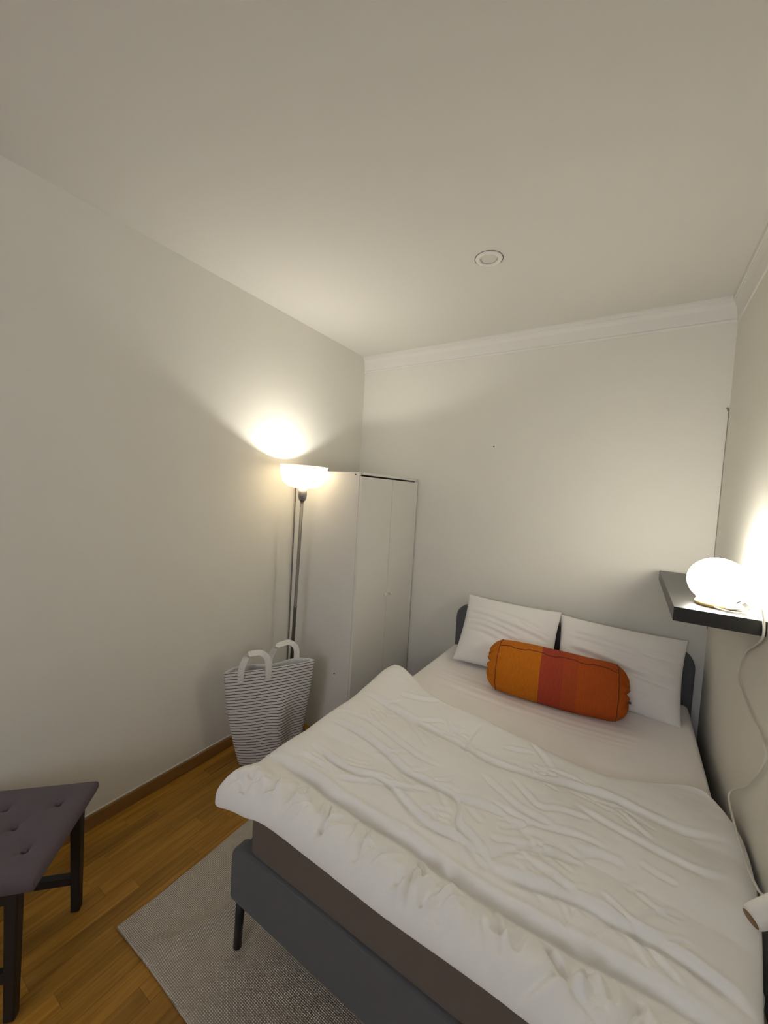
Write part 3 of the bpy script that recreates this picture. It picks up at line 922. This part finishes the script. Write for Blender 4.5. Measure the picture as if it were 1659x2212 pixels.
for k in range(nT):
    for i in range(R):
        j = (i + 1) % R
        f.append((k * R + i, k * R + j, (k + 1) * R + j, (k + 1) * R + i))
f.append(list(range(R))[::-1])
bc = obj('bag_body', v, f, 'stripe', bag, True, uvs=uv)
sm = bc.modifiers.new('solid', 'SOLIDIFY'); sm.thickness = 0.003; sm.offset = -1; sm.material_offset = 1
bc.data.materials.append(M['lining'])
rim = [Vector(v[nT * R + i]) for i in range(R)]
tube('rim_hem', rim + [rim[0]], 0.0032, 'ribbon', bag, n=6)
def handle(side, s0, s1, rise, lean, down=0.055):
    def wp(s, dz, bdisp):
        p = bag_pt(side, s, 1.0)
        sg = -1 if side == 0 else 1
        q = nb * (sg * 0.006 + bdisp)
        return np.array([p[0] + q[0], p[1] + q[1], p[2] + dz])
    path = [wp(s0, -down, 0), wp(s0, 0.0, 0), wp(s0 + 0.02, rise * 0.45, lean * .5), wp((s0 * .75 + s1 * .25), rise * .92, lean), wp((s0 + s1) / 2, rise, lean),
            wp((s0 * .25 + s1 * .75), rise * .96, lean), wp(s1 - 0.012, rise * 0.6, lean * .5), wp(s1, 0.0, 0), wp(s1, -down, 0)]
    path = [Vector(p) for p in spline(path, 6)]
    side_v = Vector((nb[0], nb[1], 0))
    v, f = [], []
    hw = 0.017
    for i, p in enumerate(path):
        tg = (path[min(i + 1, len(path) - 1)] - path[max(i - 1, 0)]).normalized()
        # webbing lies flat on the bag at its feet (width along the bag) and turns over at the top
        flat = Vector((cu[0], cu[1], 0)) * (1 if tg.z > 0 else -1)
        turned = side_v * 0.75 + Vector((0, 0, 0.65))
        k = min(1.0, abs(tg.z) ** 2 * 1.3)
        if tg.z < 0: flat = -flat
        wdir = (flat * k + turned * (1 - k))
        wdir = (wdir - tg * wdir.dot(tg)).normalized()
        nn = tg.cross(wdir).normalized() * 0.0012
        for a, b in ((-1, -1), (1, -1), (1, 1), (-1, 1)):
            v.append(p + wdir * hw * a + nn * b)
    for i in range(len(path) - 1):
        for a in range(4):
            b = (a + 1) % 4
            f.append((i * 4 + a, i * 4 + b, (i + 1) * 4 + b, (i + 1) * 4 + a))
    f.append((3, 2, 1, 0)); q = (len(path) - 1) * 4; f.append((q, q + 1, q + 2, q + 3))
    return obj('handle', v, f, 'ribbon', bag, False)
handle(0, 0.17, 0.46, 0.095, 0.02)
handle(1, 0.50, 0.82, 0.105, 0.01, 0.03)

# ------------------------------------------------------------------ tufted stool
uA = np.array([0.721, -0.693]); vA = np.array([-0.693, -0.721]); A = np.array([-1.672, 0.683])
SD, SLn, SZ = 0.400, 0.485, 0.472
stool = empty('stool', (-1.70, 0.37, 0))
tag(stool, 'low stool with buttoned plum-grey seat and black wooden legs', 'stool')
so = np.array([-1.70, 0.37])
def sp(u, w, z):
    p = A + uA * u + vA * w - so
    return (p[0], p[1], z)
BUT = [(0.10, 0.085), (0.10, 0.245), (0.10, 0.405), (0.19, 0.168), (0.19, 0.325), (0.285, 0.085), (0.285, 0.245), (0.285, 0.405)]
nu, nv = 80, 96
U, V = np.meshgrid(np.linspace(0, SD, nu), np.linspace(0, SLn, nv))
ed = np.minimum(np.minimum(U, SD - U), np.minimum(V, SLn - V))
Z = SZ - 0.014 + 0.014 * rnd(ed, 0.03) + 0.004 * np.sin(np.pi * U / SD) * np.sin(np.pi * V / SLn)
for u, w in BUT:
    dd = np.hypot(U - u, V - w)
    Z -= 0.015 * np.exp(-(dd / 0.017) ** 2) + 0.003 * np.exp(-(dd / 0.05) ** 2)
    for ang in (0.5, 2.2, 3.9, 5.5):
        e = (u + 0.045 * math.cos(ang), w + 0.045 * math.sin(ang))
        d_, s_, f_ = seg_dist(U, V, [(u, w), e])
        Z -= 0.004 * np.exp(-(d_ / 0.006) ** 2) * np.clip(1 - dd / 0.05, 0, 1)
shrink = 0.006
v = [sp(U[j, i], V[j, i], float(Z[j, i])) for j in range(nv) for i in range(nu)]
N = nu * nv
f = grid_faces(nu, nv)
bd = [i for i in range(nu)] + [j * nu + nu - 1 for j in range(1, nv)] + [(nv - 1) * nu + i for i in range(nu - 2, -1, -1)] + [j * nu for j in range(nv - 2, 0, -1)]
k = len(bd)
for lv, (ins, zz) in enumerate(((-0.002, SZ - 0.028), (0.004, SZ - 0.046), (0.016, SZ - 0.052))):
    for b in bd:
        u_, w_ = U.flat[b], V.flat[b]
        v.append(sp(SD / 2 + (u_ - SD / 2) * (1 - 2 * ins / SD), SLn / 2 + (w_ - SLn / 2) * (1 - 2 * ins / SLn), zz))
for i in range(k):
    j = (i + 1) % k
    f.append((bd[j], bd[i], N + i, N + j))
    for lv in range(2):
        f.append((N + lv * k + j, N + lv * k + i, N + (lv + 1) * k + i, N + (lv + 1) * k + j))
f.append([N + 2 * k + i for i in range(k)])
seat = obj('seat', v, f, 'stool_fabric', stool, True)
for u, w in BUT:
    p = sp(u, w, SZ - 0.016)
    lathe('button', [(0.0055, 0.0), (0.0062, 0.002), (0.004, 0.0045), (0.001, 0.005)], 'stool_fabric', seat, n=14, center=p)
def bar(name, a, b, w, h, mat, parent, wb_=None, hb_=None):
    a, b = Vector(a), Vector(b)
    t = (b - a).normalized()
    if abs(t.z) > 0.7:
        s = Vector((uA[0], uA[1], 0)); n_ = Vector((vA[0], vA[1], 0))
    else:
        n_ = Vector((0, 0, 1)); s = t.cross(n_).normalized()
    wb_ = w if wb_ is None else wb_; hb_ = h if hb_ is None else hb_
    v = []
    for p, ww, hh in ((a, w, h), (b, wb_, hb_)):
        for x, y in ((-1, -1), (1, -1), (1, 1), (-1, 1)):
            v.append(p + s * ww / 2 * x + n_ * hh / 2 * y)
    o = obj(name, v, [(0, 3, 2, 1), (4, 5, 6, 7), (0, 1, 5, 4), (1, 2, 6, 5), (2, 3, 7, 6), (3, 0, 4, 7)], mat, parent)
    bm = bmesh.new(); bm.from_mesh(o.data)
    bmesh.ops.bevel(bm, geom=bm.edges[:], offset=0.004, segments=2, profile=0.5, affect='EDGES')
    bm.to_mesh(o.data); bm.free()
    return o
lu, lw = (0.055, SD - 0.050), (0.045, SLn - 0.045)
for u in lu:
    for w in lw:
        du = 0.012 if u < 0.1 else -0.012
        w = w + (0.030 if (u > 0.1 and w < 0.1) else 0)
        bar('leg', sp(u, w, SZ - 0.054), sp(u - du * 0.6, w, 0.0), 0.036, 0.036, 'black_wood', stool, 0.029, 0.029)
for w in lw:
    bar('apron', sp(lu[0] + 0.02, w, SZ - 0.068), sp(lu[1] - 0.02, w, SZ - 0.068), 0.022, 0.030, 'black_wood', stool)
for u in lu:
    bar('apron', sp(u, lw[0] + (0.045 if u > 0.1 else 0.02), SZ - 0.083), sp(u, lw[1] - 0.02, SZ - 0.083), 0.022, 0.060, 'black_wood', stool)
    bar('stretcher', sp(u, lw[0] + (0.042 if u > 0.1 else 0.012), 0.130), sp(u, lw[1] - 0.012, 0.130), 0.022, 0.036, 'black_wood', stool)

# ------------------------------------------------------------------ wall shelf
shf = box('wall_shelf', (0.145, 1.727, 1.2506), (XR, 2.675, 1.3006), 'shelf', bevel=0.0012)
tag(shf, 'thick black floating shelf on the right wall above the bed', 'shelf')

# ------------------------------------------------------------------ table lamp on the shelf
tl = empty('table_lamp', (0.278, 1.872, 1.3006))
tag(tl, 'glowing white glass globe lamp standing on the black shelf', 'table lamp')
lathe('base_ring', [(0.056, 0.0), (0.060, 0.002), (0.062, 0.010), (0.060, 0.0155), (0.052, 0.016)], 'ochre_base', tl, n=48)
gp = []
for i in range(33):
    a = -math.pi / 2 + math.radians(32) + (math.pi - math.radians(32)) * i / 32
    gp.append((max(0.0008, 0.0905 * math.cos(a)), 0.092 + 0.0835 * math.sin(a)))
gp[0] = (0.058, 0.0162)
lathe('globe', gp, 'globe', tl, n=64)
cordpts = spline([(-0.005, -0.060, 0.006), (0.02, -0.082, 0.004), (0.05, -0.088, 0.004), (0.075, -0.075, 0.005), (0.083, -0.05, 0.006), (0.070, -0.035, 0.008), (0.055, -0.055, 0.010)], 6)
# cord with inline switch, from the lamp over the shelf end, down the wall
cord = empty('lamp_cord', (0.36, 1.74, 1.3006))
tag(cord, 'white cord with inline switch hanging from the globe lamp down the right wall', 'cord')
def rel(pts, e): return [(p[0] - e.location.x, p[1] - e.location.y, p[2] - e.location.z) for p in pts]
c1 = spline([(0.268, 1.809, 1.306), (0.29, 1.786, 1.3045), (0.315, 1.778, 1.3045), (0.342, 1.783, 1.305), (0.350, 1.793, 1.306), (0.338, 1.806, 1.312), (0.330, 1.815, 1.314)], 7)
tube('cable', rel(c1, cord), 0.0026, 'cable', cord, n=10)
sw = box('inline_switch', (-0.030, -0.011, 0), (0.030, 0.011, 0.016), 'white_plastic', cord, bevel=0.006, seg=3, smooth=True)
sw.location = (0.322 - 0.36, 1.826 - 1.74, 0.0045); sw.rotation_euler = (0, 0, math.radians(35))
c2 = spline([(0.318, 1.84, 1.312), (0.34, 1.855, 1.320), (0.356, 1.845, 1.340), (0.366, 1.80, 1.352), (0.372, 1.74, 1.345), (0.378, 1.716, 1.30), (0.379, 1.716, 1.25), (0.380, 1.80, 1.20), (0.381, 1.90, 1.15), (0.381, 1.965, 1.08),
             (0.381, 1.985, 1.03), (0.381, 1.92, 1.00), (0.381, 1.775, 0.975), (0.381, 1.62, 0.962), (0.381, 1.572, 0.935), (0.380, 1.60, 0.880), (0.380, 1.72, 0.755),
             (0.374, 1.83, 0.67), (0.364, 1.845, 0.632), (0.358, 1.76, 0.622), (0.353, 1.64, 0.628), (0.352, 1.52, 0.630), (0.356, 1.42, 0.64), (0.368, 1.36, 0.655), (0.382, 1.30, 0.62), (0.384, 1.28, 0.45), (0.384, 1.29, 0.25)], 8)
tube('cable', rel(c2, cord), 0.0036, 'cable', cord, n=10)
# coil of spare cable behind the globe
c3 = spline([(0.330, 1.95, 1.306), (0.365, 1.93, 1.33), (0.383, 1.90, 1.37), (0.383, 1.87, 1.385), (0.380, 1.83, 1.36), (0.372, 1.815, 1.33), (0.36, 1.83, 1.312)], 8)
tube('cable', rel(c3, cord), 0.0026, 'cable', cord, n=8)

# ------------------------------------------------------------------ white rod at the right wall
rd = empty('wall_rod', (XR, 1.1024, 0.9555))
tag(rd, 'short white rounded rod with brown end jutting out over the bed edge', 'rod')
e0, e1 = Vector((0.2459, 1.0, 0.8739)) - rd.location, Vector((0.0, 0.0, 0.0))
ax = (e1 - e0).normalized()
tube('rod_body', [e0, e0 + ax * 0.004, e0 + ax * 0.012, e0 + ax * 0.03, e0.lerp(e1, 0.5), e1], [0.0160, 0.0188, 0.0200, 0.0205, 0.0208, 0.021], 'white_plastic', rd, n=32)
tube('rod_end', [e0 - ax * 0.0006, e0 + ax * 0.002], [0.0148, 0.0152], 'brass', rd, n=24)
